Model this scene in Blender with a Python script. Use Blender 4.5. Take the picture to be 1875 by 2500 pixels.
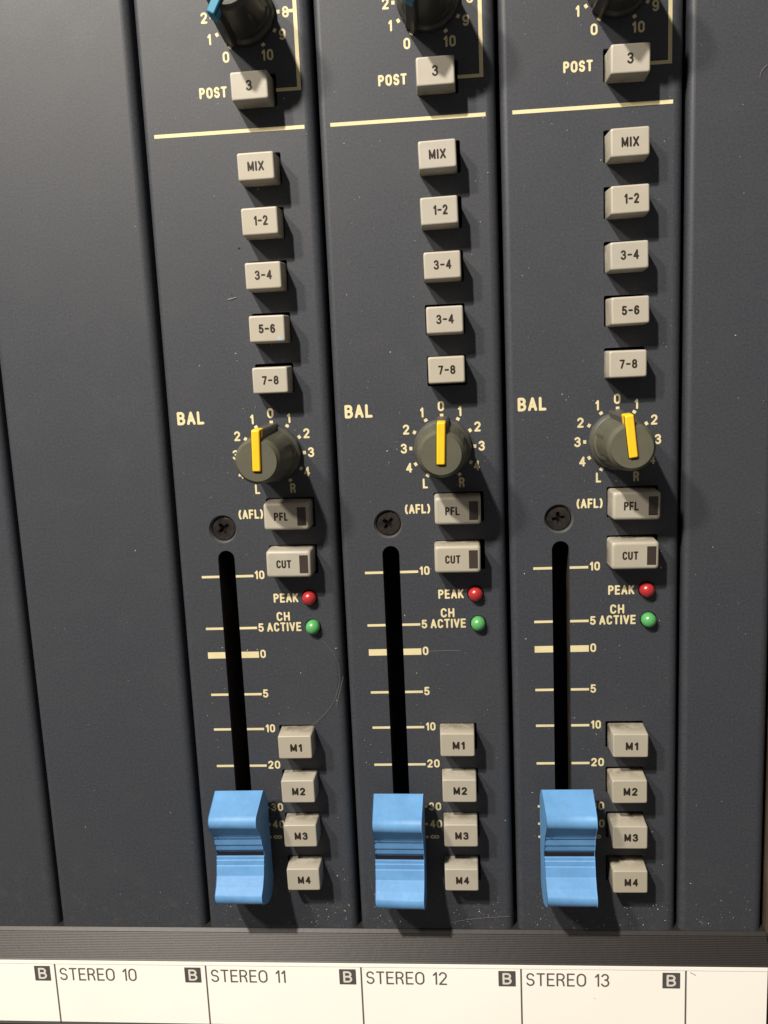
import bpy, math, random
from mathutils import Vector, Matrix
from mathutils.geometry import tessellate_polygon

for o in list(bpy.data.objects):
    bpy.data.objects.remove(o)
scene = bpy.context.scene
scene.unit_settings.scale_length = 0.1          # 1 unit = 100 mm, all builders below work in millimetres
K = 0.01

# ------------------------------------------------------------------ camera
R = [[0.9962832758076495, -0.04412671951760623, -0.07397612432798213],
     [-0.03172714835589607, -0.9864258763418798, 0.1611129372147576],
     [-0.08008134865983164, -0.158167073391961, -0.98415961839991]]
CAM = (60.3819, 126.7225, 179.9181)
cam_data = bpy.data.cameras.new("camera")
cam = bpy.data.objects.new("camera", cam_data)
scene.collection.objects.link(cam)
xx, yy, zz = Vector(R[0]), -Vector(R[1]), -Vector(R[2])
m = Matrix((xx, yy, zz)).transposed().to_4x4()
m.translation = Vector(CAM) * K
cam.matrix_world = m
cam_data.sensor_fit = 'VERTICAL'
cam_data.sensor_height = 36.0
cam_data.lens = 2093.44 / 2500 * 36.0
cam_data.clip_start = 0.02
cam_data.clip_end = 200
cam_data.dof.use_dof = True
cam_data.dof.focus_distance = 1.86
cam_data.dof.aperture_fstop = 9.0
scene.camera = cam

# ------------------------------------------------------------------ light
world = bpy.data.worlds.new("World")
scene.world = world
world.use_nodes = True
bg = world.node_tree.nodes["Background"]
bg.inputs[0].default_value = (1.0, 0.92, 0.84, 1)
bg.inputs[1].default_value = 0.14

def lamp(name, loc, target, size, energy, col):
    d = bpy.data.lights.new(name, 'AREA')
    d.shape = 'DISK'
    d.size = size
    d.energy = energy
    d.color = col
    o = bpy.data.objects.new(name, d)
    scene.collection.objects.link(o)
    o.location = Vector(loc) * K
    o.rotation_euler = (Vector(target) * K - o.location).to_track_quat('-Z', 'Y').to_euler()
    return o
lamp("ceiling_lamp", (-180, 630, 455), (50, 90, 0), 0.30, 760, (1.0, 0.925, 0.82))
lamp("second_ceiling_lamp", (-400, 630, 520), (50, 90, 0), 0.6, 520, (1.0, 0.90, 0.77))

scene.view_settings.view_transform = 'Standard'
scene.view_settings.look = 'None'
scene.view_settings.exposure = 0.14
scene.view_settings.gamma = 1.0

# ------------------------------------------------------------------ materials
def nt(name):
    mt = bpy.data.materials.new(name)
    mt.use_nodes = True
    t = mt.node_tree
    return mt, t, t.nodes["Principled BSDF"]

def N(t, kind, **kw):
    n = t.nodes.new(kind)
    for k, v in kw.items():
        if k.startswith('_'):
            setattr(n, k[1:], v)
        else:
            n.inputs[k.replace('__', ' ')].default_value = v
    return n

def noise(t, vec, scale, detail=3, rough=0.5):
    n = N(t, 'ShaderNodeTexNoise')
    n.inputs['Scale'].default_value = scale
    n.inputs['Detail'].default_value = detail
    n.inputs['Roughness'].default_value = rough
    if vec is not None:
        t.links.new(vec, n.inputs['Vector'])
    return n

def ramp(t, src, stops):
    r = N(t, 'ShaderNodeValToRGB')
    e = r.color_ramp.elements
    while len(e) < len(stops):
        e.new(0.5)
    for i, (p, c) in enumerate(stops):
        e[i].position = p
        e[i].color = (c, c, c, 1) if not isinstance(c, tuple) else (*c, 1)
    t.links.new(src, r.inputs[0])
    return r

def mixc(t, fac, a, b):
    n = N(t, 'ShaderNodeMix', _data_type='RGBA')
    for s, v in ((0, fac), (6, a), (7, b)):
        if hasattr(v, 'is_linked') or hasattr(v, 'links'):
            t.links.new(v, n.inputs[s])
        elif isinstance(v, tuple):
            n.inputs[s].default_value = (*v, 1)
        else:
            n.inputs[s].default_value = v
    return n.outputs[2]

def bump(t, bsdf, h, strength, dist):
    b = N(t, 'ShaderNodeBump')
    b.inputs['Strength'].default_value = strength
    b.inputs['Distance'].default_value = dist
    t.links.new(h, b.inputs['Height'])
    t.links.new(b.outputs[0], bsdf.inputs['Normal'])

def plain(name, col, rough=0.5, spec=0.5, var=0.0, vscale=3.0, grain=0.0, gscale=60.0):
    mt, t, b = nt(name)
    b.inputs['Base Color'].default_value = (*col, 1)
    b.inputs['Roughness'].default_value = rough
    b.inputs['Specular IOR Level'].default_value = spec
    g = N(t, 'ShaderNodeNewGeometry')
    if var:
        n = noise(t, g.outputs['Position'], vscale, 5, 0.6)
        r = ramp(t, n.outputs[0], [(0.3, 0.0), (0.7, 1.0)])
        lo = tuple(c * (1 - var) for c in col)
        hi = tuple(min(1, c * (1 + var)) for c in col)
        t.links.new(mixc(t, r.outputs[0], lo, hi), b.inputs['Base Color'])
    if grain:
        n = noise(t, g.outputs['Position'], gscale, 2, 0.6)
        bump(t, b, n.outputs[0], grain, 0.002)
    return mt

def panel_material():
    mt, t, b = nt("panel_paint")
    g = N(t, 'ShaderNodeNewGeometry')
    P = g.outputs['Position']
    big = noise(t, P, 1.6, 5, 0.62)
    fine = noise(t, P, 210, 4, 0.8)
    mid = noise(t, P, 11, 5, 0.65)
    c1 = mixc(t, ramp(t, big.outputs[0], [(0.35, 0.0), (0.68, 1.0)]).outputs[0], (0.0225, 0.0272, 0.0375), (0.0285, 0.0318, 0.0400))
    c2 = mixc(t, ramp(t, fine.outputs[0], [(0.34, 0.0), (0.70, 0.85)]).outputs[0], c1, (0.0520, 0.0555, 0.0640))
    # grey film of dust lying in patches
    c3 = mixc(t, ramp(t, mid.outputs[0], [(0.55, 0.0), (0.9, 0.25)]).outputs[0], c2, (0.062, 0.059, 0.054))
    # more dust towards the ribbed rail at the bottom of the panels
    sx = N(t, 'ShaderNodeSeparateXYZ')
    t.links.new(P, sx.inputs[0])
    mr = N(t, 'ShaderNodeMapRange')
    mr.inputs[1].default_value = 0.26
    mr.inputs[2].default_value = 0.02
    mr.inputs[3].default_value = 0.0
    mr.inputs[4].default_value = 1.0
    t.links.new(sx.outputs[1], mr.inputs[0])
    dn = ramp(t, noise(t, P, 28, 5, 0.75).outputs[0], [(0.52, 0.0), (0.78, 0.50)])
    mm = N(t, 'ShaderNodeMath', _operation='MULTIPLY')
    t.links.new(mr.outputs[0], mm.inputs[0])
    t.links.new(dn.outputs[0], mm.inputs[1])
    c4 = mixc(t, mm.outputs[0], c3, (0.085, 0.080, 0.072))
    t.links.new(c4, b.inputs['Base Color'])
    rr = ramp(t, mid.outputs[0], [(0.3, 0.50), (0.75, 0.56)])
    t.links.new(rr.outputs[0], b.inputs['Roughness'])
    b.inputs['Specular IOR Level'].default_value = 0.42
    bump(t, b, fine.outputs[0], 0.16, 0.0008)
    return mt

def button_material(name, col, grime):
    mt, t, b = nt(name)
    g = N(t, 'ShaderNodeNewGeometry')
    tc = N(t, 'ShaderNodeTexCoord')
    n1 = noise(t, g.outputs['Position'], 14, 4, 0.6)
    lo = tuple(c * 0.90 for c in col)
    oi = N(t, 'ShaderNodeObjectInfo')
    c = mixc(t, ramp(t, n1.outputs[0], [(0.3, 0.0), (0.7, 1.0)]).outputs[0], lo, col)
    yl = N(t, 'ShaderNodeMath', _operation='MULTIPLY')
    yl.inputs[1].default_value = 0.55
    t.links.new(oi.outputs['Random'], yl.inputs[0])
    c = mixc(t, yl.outputs[0], c, (col[0] * 0.93, col[1] * 0.90, col[2] * 0.82))
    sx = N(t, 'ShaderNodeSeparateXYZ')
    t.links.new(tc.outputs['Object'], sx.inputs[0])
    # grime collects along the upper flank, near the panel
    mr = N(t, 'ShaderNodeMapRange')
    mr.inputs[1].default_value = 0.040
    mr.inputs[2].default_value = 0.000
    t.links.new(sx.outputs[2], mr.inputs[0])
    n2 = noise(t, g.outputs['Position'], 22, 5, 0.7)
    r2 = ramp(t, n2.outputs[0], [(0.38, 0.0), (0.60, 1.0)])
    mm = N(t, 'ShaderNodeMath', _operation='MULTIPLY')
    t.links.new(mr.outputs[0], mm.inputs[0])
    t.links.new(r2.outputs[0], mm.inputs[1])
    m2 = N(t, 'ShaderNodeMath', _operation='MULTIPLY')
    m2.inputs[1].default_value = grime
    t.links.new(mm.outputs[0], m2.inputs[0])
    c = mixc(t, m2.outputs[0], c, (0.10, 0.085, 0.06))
    t.links.new(c, b.inputs['Base Color'])
    b.inputs['Roughness'].default_value = 0.46
    b.inputs['Specular IOR Level'].default_value = 0.42
    n3 = noise(t, g.outputs['Position'], 80, 2, 0.5)
    bump(t, b, n3.outputs[0], 0.12, 0.001)
    return mt

M = {}
M['panel'] = panel_material()
M['ink'] = plain("cream_ink", (0.62, 0.545, 0.325), 0.55, 0.3, 0.10, 12)
M['button'] = button_material("cream_button", (0.385, 0.360, 0.308), 0.7)
M['mbutton'] = button_material("aged_cream_button", (0.365, 0.340, 0.285), 1.0)
M['black_ink'] = plain("black_ink", (0.022, 0.016, 0.012), 0.5, 0.3, 0.3, 30)
M['window'] = plain("dark_window", (0.040, 0.031, 0.026), 0.30, 0.5, 0.2, 8)
M['knob'] = plain("olive_grey_knob", (0.078, 0.078, 0.054), 0.50, 0.5, 0.16, 9, 0.2, 70)
M['skirt'] = plain("grey_skirt", (0.060, 0.059, 0.052), 0.42, 0.5, 0.2, 9, 0.15, 70)
M['knob_in_shade'] = plain("shaded_knob", (0.030, 0.030, 0.026), 0.42, 0.5, 0.2, 9, 0.2, 70)  # upper knobs: shade of their unlit side put into the base colour
M['yellow'] = plain("yellow_pointer", (0.84, 0.47, 0.016), 0.40, 0.5, 0.05, 10)
M['teal'] = plain("teal_pointer", (0.030, 0.200, 0.330), 0.35, 0.5, 0.08, 10)
M['blue'] = plain("blue_plastic", (0.104, 0.262, 0.505), 0.52, 0.38, 0.12, 22, 0.22, 90)
M['line'] = plain("index_line_black", (0.012, 0.009, 0.012), 0.5, 0.3)
M['screw'] = plain("dark_screw", (0.034, 0.029, 0.027), 0.34, 0.7, 0.75, 26, 0.9, 40)
M['screw'].node_tree.nodes["Principled BSDF"].inputs['Metallic'].default_value = 0.55
M['sink'] = plain("countersink", (0.062, 0.063, 0.065), 0.38, 0.6, 0.2, 20)
M['black'] = plain("interior_black", (0.006, 0.006, 0.006), 0.8, 0.2)
M['track'] = plain("fader_track", (0.030, 0.024, 0.020), 0.6, 0.3, 0.6, 14)
M['rail'] = plain("ribbed_rail", (0.021, 0.0185, 0.0175), 0.45, 0.34, 0.10, 6, 0.12, 60)
M['label'] = plain("label_white", (0.90, 0.885, 0.83), 0.30, 0.45, 0.025, 2.5)
M['stain'] = plain("label_stain", (0.30, 0.29, 0.20), 0.5, 0.3, 0.3, 20)
M['print'] = plain("label_print", (0.105, 0.095, 0.080), 0.5, 0.3, 0.1, 10)
M['badge'] = plain("badge_grey", (0.075, 0.072, 0.068), 0.5, 0.3, 0.1, 10)
M['badgeB'] = plain("badge_letter", (0.66, 0.63, 0.58), 0.5, 0.3)
M['wood'] = plain("cheek_wood", (0.085, 0.062, 0.046), 0.55, 0.3, 0.35, 5)
M['dust'] = plain("dust", (0.40, 0.37, 0.33), 0.9, 0.1, 0.3, 20)
M['fibre'] = plain("fibre", (0.22, 0.18, 0.17), 0.7, 0.2)
M['bluespot'] = plain("blue_stain", (0.30, 0.42, 0.62), 0.5, 0.3)

def led_mat(name, col):
    mt, t, b = nt(name)
    b.inputs['Base Color'].default_value = (*col, 1)
    b.inputs['Roughness'].default_value = 0.30
    b.inputs['Specular IOR Level'].default_value = 0.6
    b.inputs['Subsurface Weight'].default_value = 0.45
    b.inputs['Subsurface Radius'].default_value = (0.010, 0.010, 0.010)
    b.inputs['Subsurface Scale'].default_value = 0.6
    return mt
M['red'] = led_mat("red_lens", (0.36, 0.022, 0.024))
M['green'] = led_mat("green_lens", (0.085, 0.33, 0.105))

# ------------------------------------------------------------------ mesh helpers (millimetres)
def mesh_obj(name, verts, faces, mat, parent=None, smooth=None, loc=None, data_only=False):
    me = bpy.data.meshes.new(name)
    me.from_pydata([(v[0] * K, v[1] * K, v[2] * K) for v in verts], [], faces)
    me.materials.append(mat)
    if smooth is True:
        me.polygons.foreach_set('use_smooth', [True] * len(me.polygons))
    elif smooth:
        me.polygons.foreach_set('use_smooth', smooth)
    me.update()
    if data_only:
        return me
    return inst(name, me, parent, loc)

def inst(name, me, parent=None, loc=None, rotz=0.0):
    o = bpy.data.objects.new(name, me)
    scene.collection.objects.link(o)
    if parent is not None:
        o.parent = parent
    if loc is not None:
        o.location = Vector(loc) * K
    if rotz:
        o.rotation_euler[2] = math.radians(rotz)
    return o

def thing(name, label, cat, loc, group=None):
    o = bpy.data.objects.new(name, None)
    scene.collection.objects.link(o)
    o.location = Vector(loc) * K
    o['label'] = label
    o['category'] = cat
    if group:
        o['group'] = group
    o.empty_display_size = 0.05
    return o

class MB:
    def __init__(self):
        self.v, self.f, self.s = [], [], []
    def add(self, vs, fs, smooth=False):
        n = len(self.v)
        self.v += list(vs)
        self.f += [tuple(i + n for i in f) for f in fs]
        self.s += [smooth] * len(fs)
    def box(self, x0, x1, y0, y1, z0, z1):
        self.add([(x0, y0, z0), (x1, y0, z0), (x1, y1, z0), (x0, y1, z0), (x0, y0, z1), (x1, y0, z1), (x1, y1, z1), (x0, y1, z1)],
                 [(0, 3, 2, 1), (4, 5, 6, 7), (0, 1, 5, 4), (1, 2, 6, 5), (2, 3, 7, 6), (3, 0, 4, 7)])
    def loft(self, rings, smooth=True, cap0=False, cap1=False, closed=True):
        n = len(rings[0])
        vs = [p for r in rings for p in r]
        fs = []
        for a in range(len(rings) - 1):
            for i in range(n if closed else n - 1):
                j = (i + 1) % n
                fs.append((a * n + i, a * n + j, (a + 1) * n + j, (a + 1) * n + i))
        self.add(vs, fs, smooth)
        if cap0:
            self.add(rings[0], [tuple(range(n - 1, -1, -1))])
        if cap1:
            self.add(rings[-1], [tuple(range(n))])
    def build(self, name, mat, parent=None, loc=None):
        return mesh_obj(name, self.v, self.f, mat, parent, self.s, loc)
    def data(self, name, mat):
        return mesh_obj(name, self.v, self.f, mat, None, self.s, None, True)

def circle(cx, cy, r, n, z=None, a0=0.0):
    out = []
    for i in range(n):
        a = a0 + 2 * math.pi * i / n
        p = (cx + r * math.cos(a), cy + r * math.sin(a))
        out.append(p if z is None else (p[0], p[1], z))
    return out

def rrect(w, h, r, n=4):
    pts = []
    for cx, cy, a in ((w / 2 - r, h / 2 - r, 0), (-w / 2 + r, h / 2 - r, 90), (-w / 2 + r, -h / 2 + r, 180), (w / 2 - r, -h / 2 + r, 270)):
        for i in range(n + 1):
            t = math.radians(a + 90 * i / n)
            pts.append((cx + r * math.cos(t), cy + r * math.sin(t)))
    return pts

# ------------------------------------------------------------------ stroke lettering
def arc(cx, cy, rx, ry, a0, a1, n=10):
    return [(cx + rx * math.cos(math.radians(a0 + (a1 - a0) * i / n)), cy + ry * math.sin(math.radians(a0 + (a1 - a0) * i / n))) for i in range(n + 1)]

G = {}   # glyph -> (width, [strokes]); a stroke that ends where it begins is closed
G['0'] = (.52, [arc(.26, .70, .26, .30, 0, 180) + arc(.26, .30, .26, .30, 180, 360) + [(.52, .70)]])
G['O'] = (.60, [arc(.30, .68, .30, .32, 0, 180) + arc(.30, .32, .30, .32, 180, 360) + [(.60, .68)]])
G['1'] = (.20, [[(0, .78), (.20, 1), (.20, 0)]])
G['2'] = (.50, [arc(.25, .73, .25, .27, 165, -35) + [(.0, 0), (.50, 0)]])
G['3'] = (.50, [arc(.24, .76, .23, .24, 160, -90) , arc(.24, .27, .26, .27, 90, -160)])
G['4'] = (.54, [[(.40, 0), (.40, 1), (0, .28), (.54, .28)]])
G['5'] = (.50, [[(.46, 1), (.08, 1), (.04, .52)] + arc(.24, .31, .26, .31, 125, -155)])
G['6'] = (.50, [arc(.25, .30, .25, .30, 90, -270, 16), [(.02, .34)] + arc(.27, .66, .25, .34, 180, 40)])
G['7'] = (.48, [[(0, 1), (.48, 1), (.16, 0)]])
G['8'] = (.50, [arc(.25, .76, .22, .24, -90, 270, 16), arc(.25, .27, .25, .27, 90, 450, 16)])
G['9'] = (.50, [arc(.25, .70, .25, .30, 90, -270, 16), [(.48, .66)] + arc(.23, .34, .25, .34, 0, -140)])
G['A'] = (.60, [[(0, 0), (.30, 1)], [(.30, 1), (.60, 0)], [(.11, .30), (.49, .30)]])
G['B'] = (.54, [[(0, 0), (0, 1)], [(0, 1), (.28, 1)] + arc(.28, .76, .22, .24, 90, -90) + [(0, .52)], [(.1, .52), (.28, .52)] + arc(.28, .26, .26, .26, 90, -90) + [(0, 0)]])
G['C'] = (.54, [arc(.28, .70, .27, .30, 20, 180) + arc(.28, .30, .27, .30, 180, 340)])
G['E'] = (.48, [[(.48, 1), (0, 1), (0, 0), (.48, 0)], [(0, .52), (.42, .52)]])
G['F'] = (.46, [[(.46, 1), (0, 1), (0, 0)], [(0, .50), (.40, .50)]])
G['H'] = (.54, [[(0, 0), (0, 1)], [(.54, 0), (.54, 1)], [(0, .52), (.54, .52)]])
G['I'] = (.0, [[(0, 0), (0, 1)]])
G['K'] = (.54, [[(0, 0), (0, 1)], [(.52, 1), (.0, .38)], [(.17, .57), (.54, 0)]])
G['L'] = (.44, [[(0, 1), (0, 0), (.44, 0)]])
G['l'] = (.38, [[(0, 1), (0, .06)], [(0, .0), (.12, .0)], [(.33, .02), (.34, .02)]])
G['M'] = (.66, [[(0, 0), (0, 1)], [(0, 1), (.33, .12)], [(.33, .12), (.66, 1)], [(.66, 1), (.66, 0)]])
G['P'] = (.52, [[(0, 0), (0, 1)], [(0, 1), (.26, 1)] + arc(.26, .74, .25, .26, 90, -90) + [(0, .48)]])
G['R'] = (.54, [[(0, 0), (0, 1)], [(0, 1), (.27, 1)] + arc(.27, .75, .24, .25, 90, -90) + [(0, .50)], [(.28, .50), (.44, .34), (.50, .0)]])
G['S'] = (.54, [arc(.27, .75, .25, .25, 20, 250) + arc(.27, .26, .26, .26, 70, -160)])
G['T'] = (.54, [[(0, 1), (.54, 1)], [(.27, 1), (.27, 0)]])
G['U'] = (.54, [[(0, 1), (0, .30)] + arc(.27, .28, .27, .28, 180, 360) + [(.54, 1)]])
G['V'] = (.58, [[(0, 1), (.29, 0)], [(.29, 0), (.58, 1)]])
G['X'] = (.56, [[(0, 0), (.56, 1)], [(0, 1), (.56, 0)]])
G['('] = (.18, [arc(.34, .48, .34, .62, 122, 238)])
G[')'] = (.18, [arc(-.16, .48, .34, .62, 58, -58)])
G['-'] = (.40, [[(0, .50), (.40, .50)]])
G['~'] = (1.0, [arc(.26, .5, .24, .36, 0, 360, 16), arc(.74, .5, .24, .36, 180, 540, 16)])

def ribbon(mb, pts, w, z):
    """flat band of width w along pts with round ends"""
    clean = [pts[0]]
    for p in pts[1:]:
        if math.dist(p, clean[-1]) > 1e-4:
            clean.append(p)
    pts = clean
    closed = len(pts) > 3 and math.dist(pts[0], pts[-1]) < 1e-3
    if closed:
        pts = pts[:-1]
    n = len(pts)
    h = w / 2
    L, Rr = [], []
    for i in range(n):
        if closed:
            a, b, c = pts[i - 1], pts[i], pts[(i + 1) % n]
        else:
            a, b, c = pts[max(i - 1, 0)], pts[i], pts[min(i + 1, n - 1)]
        d1 = Vector((b[0] - a[0], b[1] - a[1]))
        d2 = Vector((c[0] - b[0], c[1] - b[1]))
        if d1.length < 1e-6:
            d1 = d2
        if d2.length < 1e-6:
            d2 = d1
        d1.normalize(); d2.normalize()
        t = d1 + d2
        if t.length < 1e-3:
            t = d1
        t.normalize()
        nn = Vector((-t.y, t.x))
        cosh = max(0.55, abs(nn.dot(Vector((-d1.y, d1.x)))))
        L.append((b[0] + nn.x * h / cosh, b[1] + nn.y * h / cosh, z))
        Rr.append((b[0] - nn.x * h / cosh, b[1] - nn.y * h / cosh, z))
    vs = L + Rr
    fs = []
    for i in range(n if closed else n - 1):
        j = (i + 1) % n
        fs.append((i, n + i, n + j, j))
    mb.add(vs, fs)
    if not closed:
        for e, o2 in ((0, 1), (n - 1, n - 2)):
            d = Vector((pts[e][0] - pts[o2][0], pts[e][1] - pts[o2][1])).normalized()
            a = math.atan2(d.y, d.x)
            mb.add([(pts[e][0] + h * math.cos(a + math.pi * (k / 6 - .5)), pts[e][1] + h * math.sin(a + math.pi * (k / 6 - .5)), z) for k in range(7)],
                   [tuple(range(7))])

def split(pts):
    out, cur = [], [pts[0]]
    for i in range(1, len(pts) - 1):
        cur.append(pts[i])
        d1 = Vector((pts[i][0] - pts[i - 1][0], pts[i][1] - pts[i - 1][1]))
        d2 = Vector((pts[i + 1][0] - pts[i][0], pts[i + 1][1] - pts[i][1]))
        if d1.length > 1e-5 and d2.length > 1e-5 and d1.angle(d2) > math.radians(100):
            out.append(cur)
            cur = [pts[i]]
    cur.append(pts[-1])
    out.append(cur)
    return out

def text(mb, s, x, y, h, stroke, width=None, anchor='c', z=0.02, gap=0.22, wide=1.0):
    """s in cap height h; (x, y) is the centre ('c') or the lower left ('l'); width squeezes it to that many mm"""
    inner = h - stroke
    tot = 0.0
    items = []
    for ch in s:
        if ch == ' ':
            tot += 0.42 * inner * wide
            continue
        gw = G[ch][0] * inner * wide
        items.append((ch, tot, gw))
        tot += gw + stroke + gap * h * 0.62
    tot -= gap * h * 0.62
    sx = 1.0 if width is None else (width - stroke) / max(1e-6, tot - stroke)
    W = (tot - stroke) * sx + stroke
    ox = x - W / 2 if anchor == 'c' else x
    oy = y - h / 2 if anchor == 'c' else y
    k = 0
    for ch, off, gw in items:
        for st in G[ch][1]:
            P = [(ox + stroke / 2 + (off + px * inner * wide) * sx, oy + stroke / 2 + py * inner) for px, py in st]
            for q in split(P):
                ribbon(mb, q, stroke, z + 0.004 * (k % 6))
                k += 1

def rect(mb, x0, x1, y0, y1, z=0.02):
    mb.add([(x0, y0, z), (x1, y0, z), (x1, y1, z), (x0, y1, z)], [(0, 1, 2, 3)])

# ------------------------------------------------------------------ faceplates
TOP, BOT = 262.0, -3.0
def plate(width, holes, name, mat, round_l=True, round_r=True, x0=0.0):
    """sheet-metal faceplate with rolled long edges, real openings with 1.2 mm deep walls"""
    mb = MB()
    gap, r, drop = 0.25, 1.3, 9.0
    r2 = 1.9
    L = x0 + gap + (r if round_l else 0)
    Rr = x0 + width - .62 - (r2 if round_r else 0)
    outer = [(L, BOT), (Rr, BOT), (Rr, TOP), (L, TOP)]
    polys = [[Vector((x, y, 0)) for x, y in outer]]
    for hp in holes:
        polys.append([Vector((x, y, 0)) for x, y in hp])
    tris = tessellate_polygon(polys)
    flat = [v for p in polys for v in p]
    fs = []
    for a, b, c in tris:
        n = (flat[b] - flat[a]).cross(flat[c] - flat[a])
        if abs(n.z) < 1e-9:
            continue
        fs.append((a, b, c) if n.z > 0 else (a, c, b))
    mb.add([(v.x, v.y, 0) for v in flat], fs)
    for hp in holes:
        n = len(hp)
        vs = [(x, y, 0) for x, y in hp] + [(x, y, -1.2) for x, y in hp]
        mb.add(vs, [(i, i + n, (i + 1) % n + n, (i + 1) % n) for i in range(n)])
    def roll(side, xe, r):
        sec = []
        for i in range(9):
            a = math.radians(90 * i / 8)
            sec.append((xe + side * r * math.sin(a), -r + r * math.cos(a)))
        sec.append((xe + side * r, -drop))
        rings = [[(x, BOT, z) for x, z in sec], [(x, TOP, z) for x, z in sec]]
        vs = rings[0] + rings[1]
        n = len(sec)
        f = []
        for i in range(n - 1):
            q = (i, i + n, i + 1 + n, i + 1)
            f.append(q if side < 0 else q[::-1])
        mb.add(vs, f, True)
    if round_l:
        roll(-1, L, r)
    if round_r:
        roll(1, Rr, r2)
    return mb.data(name, mat)

BX = 24.03
ROWS = {'3': 183.6, 'MIX': 168.75, '1-2': 158.2, '3-4': 147.75, '5-6': 137.3, '7-8': 126.95, 'PFL': 98.35, 'CUT': 88.05,
        'M1': 47.1, 'M2': 36.55, 'M3': 26.0, 'M4': 15.5}
LED_R, LED_G = (28.65, 79.45), (29.05, 72.85)
SCREW = (10.55, 95.15)
SLX, SLW, SLT, SLB = 10.80, 3.66, 90.4, 12.0
KN_B, KN_U = (22.68, 111.13), (22.6, 197.88)

def hole_rect(cx, cy, w, h):
    return [(cx + x, cy + y) for x, y in rrect(w, h, 0.35, 3)]
holes = []
for k, y in ROWS.items():
    holes.append(hole_rect(25.65, y, 10.5, 6.5) if k in ('PFL', 'CUT') else hole_rect(BX, y, 8.1, 6.15))
slot = [(SLX + SLW / 2 * math.cos(math.radians(a)), SLT - SLW / 2 + SLW / 2 * math.sin(math.radians(a))) for a in range(0, 181, 15)]
slot += [(SLX + SLW / 2 * math.cos(math.radians(a)), SLB + SLW / 2 + SLW / 2 * math.sin(math.radians(a))) for a in range(180, 361, 15)]
holes.append(slot)
holes.append(circle(*LED_R, 1.78, 28))
holes.append(circle(*LED_G, 1.78, 28))
holes.append(circle(*SCREW, 3.1, 40))

plate_strip = plate(36.0, holes, "faceplate", M['panel'])
plate_blank = plate(36.0, [], "faceplate", M['panel'])
plate_end = plate(18.9, [], "faceplate", M['panel'])

# ------------------------------------------------------------------ printed marks (all in strip coordinates)
def ink(name, fn):
    mb = MB()
    fn(mb)
    return mb.data(name, M['ink'])

prints = []
def P(name, fn):
    prints.append((name, ink(name, fn)))

P("divider_line", lambda b: rect(b, 2.48, 33.26, 175.92, 176.64))
def bracket(b):
    rect(b, 32.25, 33.0, 183.2, 224.0, 0.02)
    rect(b, 28.0, 32.25, 183.2, 183.85, 0.02)
    rect(b, 31.3, 32.25, 197.6, 198.2, 0.02)
P("bracket_line", bracket)
P("lettering", lambda b: text(b, "POST", 15.22, 183.85, 2.10, .43, 5.65, wide=.95))
P("lettering", lambda b: text(b, "BAL", 5.33, 119.35, 2.80, .56, 5.85))
P("lettering", lambda b: text(b, "(AFL)", 16.90, 98.25, 2.02, .39, 5.35))
P("lettering", lambda b: text(b, "PEAK", 23.40, 79.48, 2.04, .39, 5.45))
P("lettering", lambda b: text(b, "CH", 22.53, 75.32, 2.04, .39, 2.95))
P("lettering", lambda b: text(b, "ACTIVE", 22.60, 72.95, 2.04, .39, 7.65))
for s, x, y in (("0", 22.59, 119.72), ("1", 18.56, 118.55), ("1", 26.44, 118.53), ("2", 15.14, 115.14), ("2", 30.03, 115.2),
                ("3", 14.52, 111.16), ("3", 30.80, 111.16), ("4", 15.48, 107.08), ("4", 29.67, 107.06), ("L", 18.76, 103.64), ("R", 26.47, 103.62),
                ("0", 18.32, 190.30), ("1", 15.20, 193.76), ("2", 14.42, 197.79), ("10", 26.67, 190.16), ("9", 29.88, 193.72), ("8", 30.74, 197.75)):
    P("numeral", lambda b, s=s, x=x, y=y: text(b, s, x, y, 2.08, .39, None if s in '1LR' else (2.35 if s == '10' else 1.32), wide=.9))
for s, x, y in (("10", 17.92, 84.80), ("5", 17.43, 72.90), ("0", 17.48, 66.86), ("5", 17.43, 57.65), ("10", 17.98, 49.44), ("20", 18.28, 40.73), ("30", 18.28, 30.44), ("40", 18.36, 26.24)):
    P("numeral", lambda b, s=s, x=x, y=y: text(b, s, x, y, 1.92, .37, {"10": 2.12, "20": 2.75, "30": 2.75, "40": 2.75}.get(s, 1.22)))
P("infinity_sign", lambda b: text(b, "~", 17.98, 23.06, 1.15, .28, 2.1))
for y, th in ((84.6, .54), (72.85, .54), (66.71, 1.45), (57.52, .54), (49.30, .54), (40.53, .54)):
    P("scale_mark", lambda b, y=y, th=th: rect(b, 5.03, SLX - SLW / 2 - .02, y - th / 2, y + th / 2))
    P("scale_mark", lambda b, y=y, th=th: rect(b, SLX + SLW / 2 + .02, 16.54, y - th / 2, y + th / 2))
for y in (30.35, 26.2, 23.05):
    for x in (5.4, 16.24):
        P("scale_mark", lambda b, x=x, y=y: rect(b, x - .27, x + .27, y - .27, y + .27))
def tick(b, c, a):
    a = math.radians(a)
    ca, sa = math.cos(a), math.sin(a)
    cx, cy = c[0] + 6.68 * sa, c[1] + 6.68 * ca
    q = [(-.36, -.30), (.36, -.30), (.36, .32), (-.36, .32)]
    b.add([(cx + x * ca + y * sa, cy - x * sa + y * ca, .02) for x, y in q], [(0, 1, 2, 3)])
for c in (KN_B, KN_U):
    for a in range(-150, 151, 30):
        P("scale_mark", lambda b, c=c, a=a: tick(b, c, a))

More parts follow.
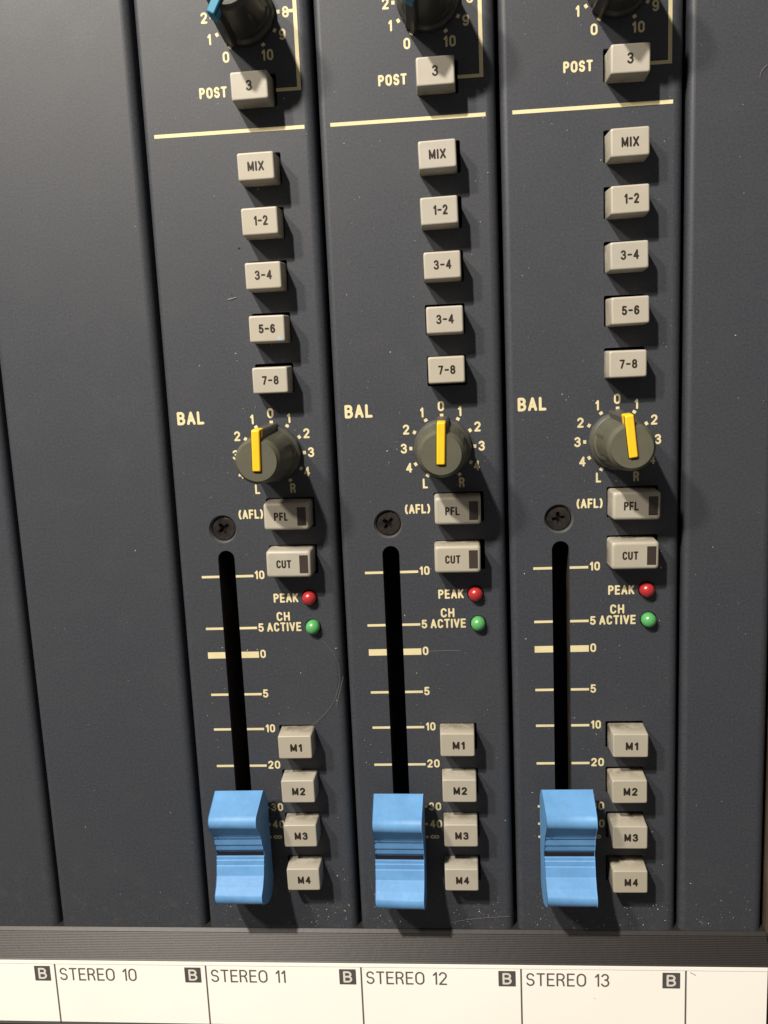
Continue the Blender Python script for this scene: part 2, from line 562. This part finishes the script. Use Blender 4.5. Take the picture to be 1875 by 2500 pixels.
# ------------------------------------------------------------------ buttons
def cap(w, h, zt, taper, re, rc, seg=4, zb=-3.0):
    """hollow-looking key cap: rounded-rectangle sections, tapering up, rounded over at the top edge"""
    mb = MB()
    rings = []
    def ring(sw, sh, z):
        rings.append([(x, y, z) for x, y in rrect(sw, sh, min(rc, sw / 2 - .01, sh / 2 - .01), 4)])
    ring(w + 2 * taper, h + 2 * taper, zb)
    ring(w, h, zt - re)
    for i in range(1, seg + 1):
        a = math.radians(90 * i / seg)
        ring(w - 2 * re * (1 - math.cos(a)), h - 2 * re * (1 - math.cos(a)), zt - re + re * math.sin(a))
    mb.loft(rings, True, False, False)
    mb.add(rings[-1], [tuple(range(len(rings[-1])))], True)
    return mb

HT = 4.9
cap_a = cap(7.30, 5.28, HT, .24, .34, .38).data("cap", M['button'])
cap_m = cap(7.36, 5.26, HT, .20, .26, .34).data("cap", M['mbutton'])
def wide_cap():
    mb = cap(9.55, 5.75, HT, .20, .62, .62, 6)
    return mb
cap_w = wide_cap().data("cap", M['mbutton'])
win = MB()
win.add([(-.93, -1.95, .0), (.93, -1.95, .0), (.93, 1.95, .0), (-.93, 1.95, .0)], [(0, 1, 2, 3)])
win_me = win.data("indicator_window", M['window'])

def legend_me(s, w, h, st, col='black_ink'):
    mb = MB()
    text(mb, s, 0, 0, h, st, w, z=0.0)
    return mb.data("lettering", M[col])
LEG = {'3': legend_me('3', 1.20, 2.0, .36), 'MIX': legend_me('MIX', 3.30, 1.85, .36), '1-2': legend_me('1-2', 2.8, 1.9, .37), '3-4': legend_me('3-4', 3.5, 1.85, .35),
       '5-6': legend_me('5-6', 3.4, 1.80, .38), '7-8': legend_me('7-8', 3.45, 1.80, .36), 'PFL': legend_me('PFL', 2.95, 1.80, .34), 'PFl': legend_me('PFl', 2.95, 1.80, .34),
       'CUT': legend_me('CUT', 3.2, 1.78, .35), 'M1': legend_me('M1', 2.6, 1.82, .43), 'M2': legend_me('M2', 2.95, 1.82, .42), 'M3': legend_me('M3', 2.95, 1.82, .42), 'M4': legend_me('M4', 2.95, 1.82, .42)}
# (legend, x, y, turn) measured per strip
BT = [
 [('MIX', 23.89, 168.28, 0.5), ('1-2', 23.96, 157.88, 0.6), ('3-4', 23.97, 147.38, 0.2), ('5-6', 24.04, 136.92, -0.4), ('7-8', 24.01, 126.59, -0.1), ('PFl', 25.53, 98.27, -0.8), ('CUT', 25.41, 88.03, -0.9), ('M1', 24.28, 47.03, 0.2), ('M2', 24.33, 36.66, 0.3), ('M3', 24.20, 26.09, 0.6), ('M4', 24.28, 15.51, 0.7), ('3', 23.62, 183.22, 0.7)],
 [('MIX', 23.57, 168.32, 1.2), ('1-2', 23.58, 157.86, 1.1), ('3-4', 23.83, 147.50, 0.5), ('3-4', 23.98, 136.96, 0.2), ('7-8', 24.01, 127.09, 0.1), ('PFL', 25.37, 98.32, -0.5), ('CUT', 25.04, 88.07, -0.6), ('M1', 23.77, 47.20, -0.5), ('M2', 23.89, 36.58, -0.3), ('M3', 23.89, 26.08, 0), ('M4', 23.74, 15.52, -0.1), ('3', 23.70, 183.42, 0.5)],
 [('MIX', 24.17, 168.28, 0.6), ('1-2', 24.20, 157.85, 0.9), ('3-4', 24.06, 147.43, 0.9), ('5-6', 24.26, 137.00, 0.7), ('7-8', 23.80, 126.66, 0), ('PFL', 25.57, 98.17, -1), ('CUT', 25.29, 87.85, -0.6), ('M1', 24.42, 46.65, -0.5), ('M2', 24.23, 36.17, 0.2), ('M3', 24.34, 25.58, -0.3), ('M4', 24.40, 15.14, 0.2), ('3', 24.23, 183.12, -0.4)],
]
LX = {'3': -.05, 'MIX': 0, '1-2': .25, '3-4': .05, '5-6': 0, '7-8': .05, 'PFL': -1.1, 'PFl': -1.1, 'CUT': -1.0, 'M1': .25, 'M2': .15, 'M3': .2, 'M4': .2}
LY = {'3': 0, 'MIX': 0, '1-2': .1, '3-4': .1, '5-6': .0, '7-8': .0, 'PFL': .0, 'PFl': .0, 'CUT': .05, 'M1': -.1, 'M2': .05, 'M3': .0, 'M4': -.1}

# ------------------------------------------------------------------ knob
def knob_body():
    mb = MB()
    n = 96
    prof = [(1.9, 5.35), (3.0, 5.22), (3.2, 5.2), (9.6, 4.86), (9.9, 4.84), (12.6, 4.72), (13.7, 4.62), (14.1, 4.42), (14.45, 4.18), (14.9, 3.95)]
    rings = []
    for z, r in prof:
        ring = []
        for i in range(n):
            a = 360.0 * i / n        # measured from the pointer, counter-clockwise
            rr = r
            if 3.1 < z < 9.7 and (66 < a < 118 or 242 < a < 294):
                rr = r - .28
            if 3.1 < z < 9.7 and (150 < a < 210):
                rr = r - .28
            t = math.radians(a + 90)
            ring.append((rr * math.cos(t), rr * math.sin(t), z))
        rings.append(ring)
    for k in range(len(rings) - 1):
        mb.loft([rings[k], rings[k + 1]], True)
    mb.add(rings[-1], [tuple(range(n))])
    return mb
def knob_skirt():
    mb = MB()
    prof = [(.25, 5.9), (.45, 6.02), (1.15, 6.0), (1.5, 5.85), (1.9, 5.35)]
    mb.loft([circle(0, 0, r, 96, z) for z, r in prof], True)
    # nose of the pointer fin, from the skirt up to the coloured insert
    w0, w1 = 1.35, .95
    ys = [(1.0, 6.45), (13.0, 6.02)]
    vs = []
    for z, y in ((.3, 6.5), (1.2, 6.48), (11.6, 6.12), (12.3, 6.05)):
        w = w0 + (w1 - w0) * min(1, z / 13.0)
        vs.append([(-w, 0, z), (-w, y - .35, z), (-w + .3, y, z), (w - .3, y, z), (w, y - .35, z), (w, 0, z)])
    mb.loft(vs, False, False, True)
    return mb
def pointer(n):
    mb = MB()
    w = .84
    rings = []
    for z, gx in ((12.0, .0), (15.15, .0), (15.36, .08), (15.45, .26)):
        y1 = 6.35 if z < 13 else 6.2
        pts = rrect(2 * w - 2 * gx, y1 + 2.0 - 2 * gx, .22, 3)
        rings.append([(x, y + (y1 - 2.0) / 2, z) for x, y in pts])
    mb.loft(rings, True, False, True)
    return mb
body_me = knob_body().data("knob_body", M['knob'])
skirt_me = knob_skirt().data("skirt", M['skirt'])
dbody_me = knob_body().data("knob_body", M['knob_in_shade'])
dskirt_me = knob_skirt().data("skirt", M['knob_in_shade'])
yel_me = pointer(0).data("pointer", M['yellow'])
teal_me = pointer(0).data("pointer", M['teal'])
slotmb = MB()
slotmb.add([(x, y + 2.0, 14.93) for x, y in rrect(1.96, 8.36, .25, 3)], [tuple(range(16))])
groove_me = slotmb.data("pointer_groove", M['black'])

def make_knob(parent, c, rot, lean, dark):
    root = bpy.data.objects.new("rotary_knob", dbody_me if dark else body_me)
    scene.collection.objects.link(root)
    root.parent = parent
    root.location = Vector((c[0], c[1], 0)) * K
    root.rotation_euler = (math.radians(lean[1]), math.radians(lean[0]), math.radians(-rot))
    inst("skirt", dskirt_me if dark else skirt_me, root)
    inst("pointer", teal_me if dark else yel_me, root)
    inst("pointer_groove", groove_me, root)
    root['label'] = "rotary knob coloured dark for shade, with a teal pointer" if dark else "olive grey balance knob with a yellow pointer"
    return root

# ------------------------------------------------------------------ fader cap; profile (y from the index line, z)
def carc(cy, cz, r, a0, a1, n):
    return [(cy + r * math.cos(math.radians(a0 + (a1 - a0) * i / n)), cz + r * math.sin(math.radians(a0 + (a1 - a0) * i / n))) for i in range(n + 1)]
FA = [(9.4, 1.5), (10.6, 1.9), (12.5, 3.2), (13.42, 4.35)]
FB = carc(9.35, 10.15, 1.75, 26, 128, 9)
FC = [(6.6, 10.15), (5.6, 9.35), (4.55, 8.95), (4.38, 8.70), (2.75, 8.38), (2.6, 8.12), (1.2, 7.75), (.95, 7.4), (.50, 7.2), (-.50, 7.2),
      (-.62, 7.62), (-1.2, 7.66), (-1.35, 7.92), (-2.35, 8.0), (-2.5, 8.22), (-4.45, 8.75), (-4.6, 8.98), (-6.35, 10.1)]
FD = carc(-8.3, 9.75, 1.95, 62, 160, 8)
FE = [(-10.75, 9.4), (-11.35, 8.2), (-11.95, 6.8), (-12.25, 5.4), (-12.2, 4.2), (-11.7, 3.1), (-10.8, 2.2), (-9.6, 1.5)]
FP = FA + FB + FC + FD + FE
SM = [(len(FA), len(FA) + len(FB) - 1), (len(FA) + len(FB) + len(FC), len(FP) - 1)]
def fader_me():
    mb = MB()
    def hw(z):
        return 5.62 - .032 * z - .0
    n = len(FP)
    e = .16
    # centroid for the edge rounding
    A = []
    for i, (y, z) in enumerate(FP):
        a, c = FP[max(0, i - 1)], FP[min(n - 1, i + 1)]
        t = Vector((c[0] - a[0], c[1] - a[1])).normalized()
        nn = Vector((t.y, -t.x))              # points into the cap
        A.append(nn)
    rings = []
    for s, k in ((-1, 0), (-1, 1), (-1, 2), (1, 2), (1, 1), (1, 0)):
        ring = []
        for (y, z), nn in zip(FP, A):
            w = hw(z)
            if k == 0:
                ring.append((s * w, y - 0 + nn.x * e, z + nn.y * e))
            elif k == 1:
                ring.append((s * (w - e * .3), y + nn.x * e * .3, z + nn.y * e * .3))
            else:
                ring.append((s * (w - e), y, z))
        rings.append(ring)
    vs = [p for r in rings for p in r]
    fs, sm = [], []
    for a in range(len(rings) - 1):
        for i in range(n - 1):
            mb_f = (a * n + i, a * n + i + 1, (a + 1) * n + i + 1, (a + 1) * n + i)
            fs.append(mb_f)
    mb.add(vs, fs, False)
    # mark rounded bits smooth: the roll of the two ridges
    idx = 0
    for a in range(len(rings) - 1):
        for i in range(n - 1):
            mb.s[idx] = any(p <= i < q for p, q in SM)
            idx += 1
    for r, flip in ((rings[0], False), (rings[-1], True)):
        pts = [Vector((p[1], p[2], 0)) for p in r]
        tr = tessellate_polygon([pts])
        f = []
        for a, b, c in tr:
            nz = (pts[b] - pts[a]).cross(pts[c] - pts[a]).z
            if abs(nz) < 1e-9:
                continue
            # y,z plane: positive nz faces +x
            want = flip
            f.append((a, b, c) if (nz > 0) == want else (a, c, b))
        mb.add(r, f)
    # underside
    mb.add([rings[0][0], rings[-1][0], rings[-1][-1], rings[0][-1]], [(0, 1, 2, 3)])
    me = mb.data("fader_cap", M['blue'])
    return me
fad_me = fader_me()
ln = MB()
ln.add([(-5.32, -.48, 7.23), (5.32, -.48, 7.23), (5.32, .48, 7.23), (-5.32, .48, 7.23),
        (-5.415, -.48, 7.05), (5.415, -.48, 7.05), (5.415, .48, 7.05), (-5.415, .48, 7.05)],
       [(0, 1, 2, 3), (0, 3, 7, 4), (1, 5, 6, 2), (0, 4, 5, 1), (3, 2, 6, 7)])
line_me = ln.data("index_line", M['line'])
stem = MB()
stem.box(-.6, .6, -3.5, 3.5, -9.0, 1.2)
stem_me = stem.data("fader_stem", M['line'])

# ------------------------------------------------------------------ screw, LEDs, track
def screw_meshes():
    mb = MB()
    n = 48
    R0 = 2.62
    cross = []
    a, b = .36, 1.45
    for q in range(4):
        t = math.radians(90 * q)
        for x, y in ((b, -a), (b, a), (a * 1.25, a * 1.25)):
            cross.append((x * math.cos(t) - y * math.sin(t), x * math.sin(t) + y * math.cos(t)))
    outer = circle(0, 0, R0 - .25, n)
    polys = [[Vector((x, y, 0)) for x, y in outer], [Vector((x, y, 0)) for x, y in cross]]
    fl = polys[0] + polys[1]
    f = []
    for i, j, k in tessellate_polygon(polys):
        nz = (fl[j] - fl[i]).cross(fl[k] - fl[i]).z
        if abs(nz) > 1e-9:
            f.append((i, j, k) if nz > 0 else (i, k, j))
    mb.add([(v.x, v.y, -.62) for v in fl], f)
    mb.loft([circle(0, 0, R0 + .1, n, -1.8), circle(0, 0, R0, n, -.85), circle(0, 0, R0 - .1, n, -.68), circle(0, 0, R0 - .25, n, -.62)], True)
    m_ = len(cross)
    mb.add([(x, y, -.62) for x, y in cross] + [(x * .42, y * .42, -1.9) for x, y in cross],
           [(i, i + m_, (i + 1) % m_ + m_, (i + 1) % m_) for i in range(m_)] + [tuple(range(m_, 2 * m_))])
    head = mb.data("screw", M['screw'])
    mb = MB()
    mb.loft([circle(0, 0, 2.66, n, -1.3), circle(0, 0, 2.7, n, -.62), circle(0, 0, 3.1, n, .01)], False)
    return head, mb.data("countersink", M['sink'])
screw_me, sink_me = screw_meshes()

def led_me(key):
    mb = MB()
    prof = [(-1.2, 1.56), (.55, 1.56)] + [(.55 + 1.45 * math.sin(math.radians(a)), 1.56 * math.cos(math.radians(a))) for a in range(10, 86, 10)]
    mb.loft([circle(0, 0, r, 36, z) for z, r in prof], True)
    mb.add([(x, y, prof[-1][0]) for x, y in circle(0, 0, prof[-1][1], 36)], [tuple(range(36))], True)
    return mb.data("indicator_lamp", M[key])
red_me, green_me = led_me('red'), led_me('green')

tr = MB()
for s in (-1, 1):
    x0 = SLX + s * 1.98
    x1 = SLX + s * 2.6
    tr.box(min(x0, x1), max(x0, x1), SLB, SLT - .4, -13.0, -1.3)
track_me = tr.data("fader_track", M['track'])

# ------------------------------------------------------------------ the strips
def lettered(root):
    plate_o = inst("faceplate", plate_strip, root)
    for nm, me in prints:
        inst(nm, me, plate_o)
    inst("countersink", sink_me, plate_o, (SCREW[0], SCREW[1], 0))
    return plate_o

desc = ["channel strip above the STEREO 11 label, leftmost of the three with a blue fader",
        "middle channel strip above the STEREO 12 label, with two buttons marked 3-4",
        "channel strip above the STEREO 13 label, right of the other two with buttons and faders"]
names = {'PFl': 'PFL'}
fpos = [(11.0, 23.3, 0.3), (10.35, 22.35, -.5), (11.0, 23.1, 0.0)]
kb = [(2.0, (-1.0, 0.5)), (2.2, (-.9, .4)), (-6.3, (-.4, .3))]
ku = [(-150.0, (0, 0)), (-147.0, (0, 0)), (-143.0, (0, 0))]
for s in range(3):
    root = thing("channel_strip", desc[s], "channel strip", (36.0 * s, 0, 0), "stereo channel strips side by side")
    plate_obj = lettered(root)
    if s == 0:
        FACE0 = plate_obj
    for leg, x, y, a in BT[s]:
        wide = leg in ('PFL', 'PFl', 'CUT')
        b = inst("push_button", cap_w if wide else (cap_m if leg[0] == 'M' and leg != 'MIX' else cap_a), root, (x, y, 0), a)
        b['label'] = "cream push button marked " + names.get(leg, leg)
        inst("lettering", LEG[leg], b, (LX[leg], LY[leg], HT + .012))
        if wide:
            inst("indicator_window", win_me, b, (3.27, 0.0, HT + .012))
        if s == 0 and leg == '5-6':
            mb = MB()
            mb.add([(1.9, -2.3, 0), (2.9, -2.3, 0), (2.75, -2.0, 0), (2.5, -1.8, 0), (2.35, -1.5, 0), (2.15, -2.0, 0)], [(0, 1, 2, 3, 4, 5)])
            mb.build("paint_stain", M['bluespot'], b, (0, 0, HT + .012))
    make_knob(root, KN_B, kb[s][0], kb[s][1], False)
    make_knob(root, KN_U, ku[s][0], ku[s][1], True)
    f = inst("fader_cap", fad_me, root, (fpos[s][0], fpos[s][1], 0), fpos[s][2])
    f['label'] = "sky blue fader cap with a black index line"
    inst("index_line", line_me, f)
    inst("fader_stem", stem_me, f)
    sc = inst("screw", screw_me, root, (SCREW[0], SCREW[1], 0), (38, 52, 8)[s])
    sc['label'] = "dark cross-head screw"
    l1 = inst("indicator_lamp", red_me, root, (LED_R[0], LED_R[1], 0))
    l1['label'] = "unlit red indicator lamp beside PEAK"
    l2 = inst("indicator_lamp", green_me, root, (LED_G[0], LED_G[1], 0))
    l2['label'] = "green indicator lamp beside CH ACTIVE"
    inst("fader_track", track_me, root)

for x, me, lab in ((-72, plate_blank, "plain dark grey filler panel at the far left edge, left of the STEREO 10 one"),
                   (-36, plate_blank, "plain dark grey filler panel above the STEREO 10 label"),
                   (108, plate_end, "narrow plain dark grey panel right of the STEREO 13 strip")):
    r = thing("blank_panel", lab, "blank panel", (x, 0, 0), "blank filler panels")
    inst("faceplate", me, r)
r = thing("blank_panel", "plain dark panel outside the left edge of the frame", "blank panel", (-108, 0, 0), "blank filler panels")
inst("faceplate", plate_blank, r)

# ------------------------------------------------------------------ ribbed rail and label strip
X0, X1 = -150.0, 126.4
def extrude_x(sec, x0, x1, smooth=False):
    mb = MB()
    n = len(sec)
    mb.add([(x0, y, z) for y, z in sec] + [(x1, y, z) for y, z in sec],
           [(i, i + 1, i + 1 + n, i + n) for i in range(n - 1)], smooth)
    mb.add([(x1, y, z) for y, z in sec], [tuple(range(n))])
    mb.add([(x0, y, z) for y, z in sec], [tuple(range(n - 1, -1, -1))])
    return mb
# the rail slopes up from the panels to the label strip: a plain lip, then seventeen fine ribs
sec = [(2.0, -4.0), (.25, -3.5), (.2, .2), (0, .42)]
ay, az, by_, bz = 0.0, .42, -5.15, 4.95
ln_ = math.hypot(by_ - ay, bz - az)
uy, uz = (by_ - ay) / ln_, (bz - az) / ln_
ny_, nz_ = uz, -uy
def on(t, h):
    sec.append((ay + uy * t + ny_ * h, az + uz * t + nz_ * h))
on(.62, .0)
t0, pitch = .72, (ln_ - .95) / 17
for i in range(17):
    on(t0, -.24); on(t0 + .09, -.24); on(t0 + .14, .0); on(t0 + pitch - .06, .0)
    t0 += pitch
on(ln_ - .12, 0)
sec += [(-5.17, 4.95), (-5.25, 4.3), (-5.6, 4.2), (-5.6, -4.0)]
rail = thing("ribbed_rail", "long dark grey brown rail with fine ribs running across under all the panels", "rail", (0, 0, 0))
extrude_x(sec, X0, X1 + .6).build("ribbed_bar", M['rail'], rail)

LZ = 5.0
lab = thing("label_strip", "long white label strip with STEREO channel names, below the ribbed rail", "label strip", (0, -12, 0))
mb = MB()
mb.box(X0, 125.9, -9.15, 6.85, 1.0, LZ)
mb.build("white_strip", M['label'], lab)
mb = MB()
mb.box(X0, 125.9, 6.05, 6.85, LZ, LZ + .12)
mb.build("top_edge", M['label'], lab)
for i in range(-3, 4):
    xd = .12 + 36.1 * i
    mb = MB()
    rect(mb, xd - .19, xd + .19, -9.15, 6.05, LZ + .02)
    mb.build("divider_line", M['print'], lab)
def lab_text(s, x, w):
    mb = MB()
    text(mb, s, x, 1.72, 3.25, .38, w, 'l', LZ + .02, gap=.18)
    mb.build("lettering", M['print'], lab)
for i, num, w, dx in ((-1, '10', 3.35, 0), (0, '11', 2.3, .1), (1, '12', 3.2, .1), (2, '13', 3.2, .1)):
    x = 36.1 * i + 1.1 + dx
    lab_text('STEREO', x, 13.3)
    lab_text(num, x + 15.2, w)
for i in (-1, 0, 1, 2, 3):
    bx = 36.1 * i - 3.02
    mb = MB()
    mb.add([(bx + x, 3.48 + y, LZ + .02) for x, y in rrect(3.86, 3.86, .12, 2)], [tuple(range(12))])
    b = mb.build("badge", M['badge'], lab)
    mb = MB()
    text(mb, 'B', bx, 3.48, 2.85, .45, 2.05, z=LZ + .04)
    mb.build("letter", M['badgeB'], b)
for pts_, w_ in (([(109.4, 5.5), (109.9, 5.25), (110.5, 4.85)], .20), ([(36.75, 5.55), (36.95, 5.3)], .10), ([(88.4, -1.0), (88.7, -1.3)], .10)):
    mb = MB()
    ribbon(mb, pts_, w_, LZ + .03)
    mb.build("stain", M['stain'], lab)
low = thing("lower_rail", "dark grey rail below the white label strip, at the bottom left corner", "rail", (0, -21.2, 0))
extrude_x([(.02, 0), (.02, 5.4), (-.1, 5.6), (-.3, 5.65), (-.9, 5.65), (-1.0, 5.5), (-1.1, 5.65), (-8, 5.65), (-8, 0)], X0, X1 + .6).build("rail_bar", M['rail'], low)

cheek = thing("side_cheek", "brown end cheek of the console at the lower right edge", "side panel", (127.3, 0, 0))
mb = MB()
mb.box(0, 18, -40, TOP, -30, -.6)
mb.build("cheek_board", M['wood'], cheek)

base = MB()
base.box(-150, 127, -30, TOP, -15, -14)
o = base.build("chassis_floor", M['black'])
o['kind'] = 'structure'
# ------------------------------------------------------------------ dust and fibres
rnd = random.Random(7)
mb = MB()
def fleck(x, y, z, s, el, a):
    n = 5
    p = []
    for i in range(n):
        t = 2 * math.pi * i / n + rnd.uniform(-.3, .3)
        r = s * rnd.uniform(.6, 1.2)
        u, v = r * el * math.cos(t), r * math.sin(t)
        p.append((x + u * math.cos(a) - v * math.sin(a), y + u * math.sin(a) + v * math.cos(a), z))
    top = (x, y, z + s * .8)
    mb.add(p + [top], [(i, (i + 1) % n, n) for i in range(n)])
def inside_hole(x, y):
    for hp in holes:
        xs = [p[0] for p in hp]; ys = [p[1] for p in hp]
        if min(xs) - .3 < x < max(xs) + .3 and min(ys) - .3 < y < max(ys) + .3:
            return True
    return False
cnt = 0
while cnt < 900:
    x = rnd.uniform(-30, 124)
    y = rnd.uniform(2, 205) if rnd.random() < .60 else .5 + abs(rnd.gauss(0, 7))
    if (x < 0 and rnd.random() < .85) or (x > 108 and rnd.random() < .6):
        continue
    lx = x % 36
    if lx < 2.4 or lx > 33.9:
        continue
    if 0 <= x < 108 and inside_hole(lx, y):
        continue
    big = rnd.random() < .10
    fleck(x, y, .01, rnd.uniform(.09, .15) if big else rnd.uniform(.03, .08), rnd.uniform(1, 2.0), rnd.uniform(0, math.pi))
    cnt += 1
d = mb.build("dust", M['dust'])
d['label'] = "pale specks of dust scattered over the dark panels"
d['category'] = "dust"
d['kind'] = 'stuff'

for lx_, ly_, rr_ in ((18.35, 153.6, .26), (16.1, 144.4, .14)):
    m3 = MB()
    m3.add([(lx_ + rr_ * math.cos(t_), ly_ + rr_ * .8 * math.sin(t_), .02) for t_ in (0, .9, 1.9, 2.8, 3.9, 5.2)], [(0, 1, 2, 3, 4, 5)])
    pit = m3.build("paint_chip", M['black'], FACE0)
def fibre(pts, r, label, mat='fibre'):
    # Catmull-Rom through the points, swept as a four-sided tube
    q = []
    P_ = [pts[0]] + pts + [pts[-1]]
    for i in range(1, len(P_) - 2):
        for k in range(6):
            t = k / 6
            q.append([.5 * ((2 * P_[i][c]) + (-P_[i - 1][c] + P_[i + 1][c]) * t + (2 * P_[i - 1][c] - 5 * P_[i][c] + 4 * P_[i + 1][c] - P_[i + 2][c]) * t * t + (-P_[i - 1][c] + 3 * P_[i][c] - 3 * P_[i + 1][c] + P_[i + 2][c]) * t ** 3) for c in range(3)])
    q.append(list(pts[-1]))
    m2 = MB()
    rings = []
    for i, p in enumerate(q):
        a, b = q[max(0, i - 1)], q[min(len(q) - 1, i + 1)]
        d_ = Vector((b[0] - a[0], b[1] - a[1], 0))
        d_.normalize()
        nx, ny = -d_.y, d_.x
        rings.append([(p[0] + nx * r, p[1] + ny * r, p[2]), (p[0], p[1], p[2] + r), (p[0] - nx * r, p[1] - ny * r, p[2]), (p[0], p[1], p[2] - r)])
    m2.loft(rings, True)
    o = m2.build("fibre", M[mat])
    o['label'] = label
    o['category'] = "fibre"
    o['group'] = "stray hairs and fibres on the panels"
    return o
def un(px, py, z=0.0):
    """point of the panel plane seen at a photograph pixel"""
    d = Vector(R[0]) * ((px - 937.5) / 2093.44) + Vector(R[1]) * ((py - 1250) / 2093.44) + Vector(R[2])
    t = (z - CAM[2]) / d.z
    return (CAM[0] + d.x * t, CAM[1] + d.y * t, z)
fibre([un(790, 1565, .1), un(820, 1605, .2), un(828, 1638, .3), un(826, 1680, .3), un(807, 1725, .3), un(780, 1755, .6), un(758, 1772, 1.0)], .020, "long fine hair curving down to the M1 button of the STEREO 11 strip")
fibre([un(838, 1652, .1), un(830, 1685, .3), un(822, 1722, .2)], .03, "short reddish hair at the right edge of the STEREO 11 strip, beside a longer hair")
fibre([un(1047, 1590, .1), un(1085, 1589, .2), un(1123, 1589, .1)], .035, "straight pale fibre right of the 0 mark on the STEREO 12 strip")
fibre([un(556, 731, .1), un(566, 729, .2), un(577, 726, .1)], .06, "short white fibre left of the 3-4 and 5-6 buttons of the STEREO 11 strip", 'dust')
fibre([un(1095, 2253, .1), un(1160, 2243, .2), un(1245, 2237, .1)], .03, "thin fibre lying across the bottom of the STEREO 12 strip")
fibre([un(903, 2139, .1), un(908, 2160, .1), un(915, 2190, .1)], .03, "thin fibre left of the blue fader on the STEREO 12 strip")
fibre([un(1855, 190, .1), un(1860, 172, .3), un(1873, 158, .2)], .04, "reddish hair near the top right corner, on the narrow blank panel")
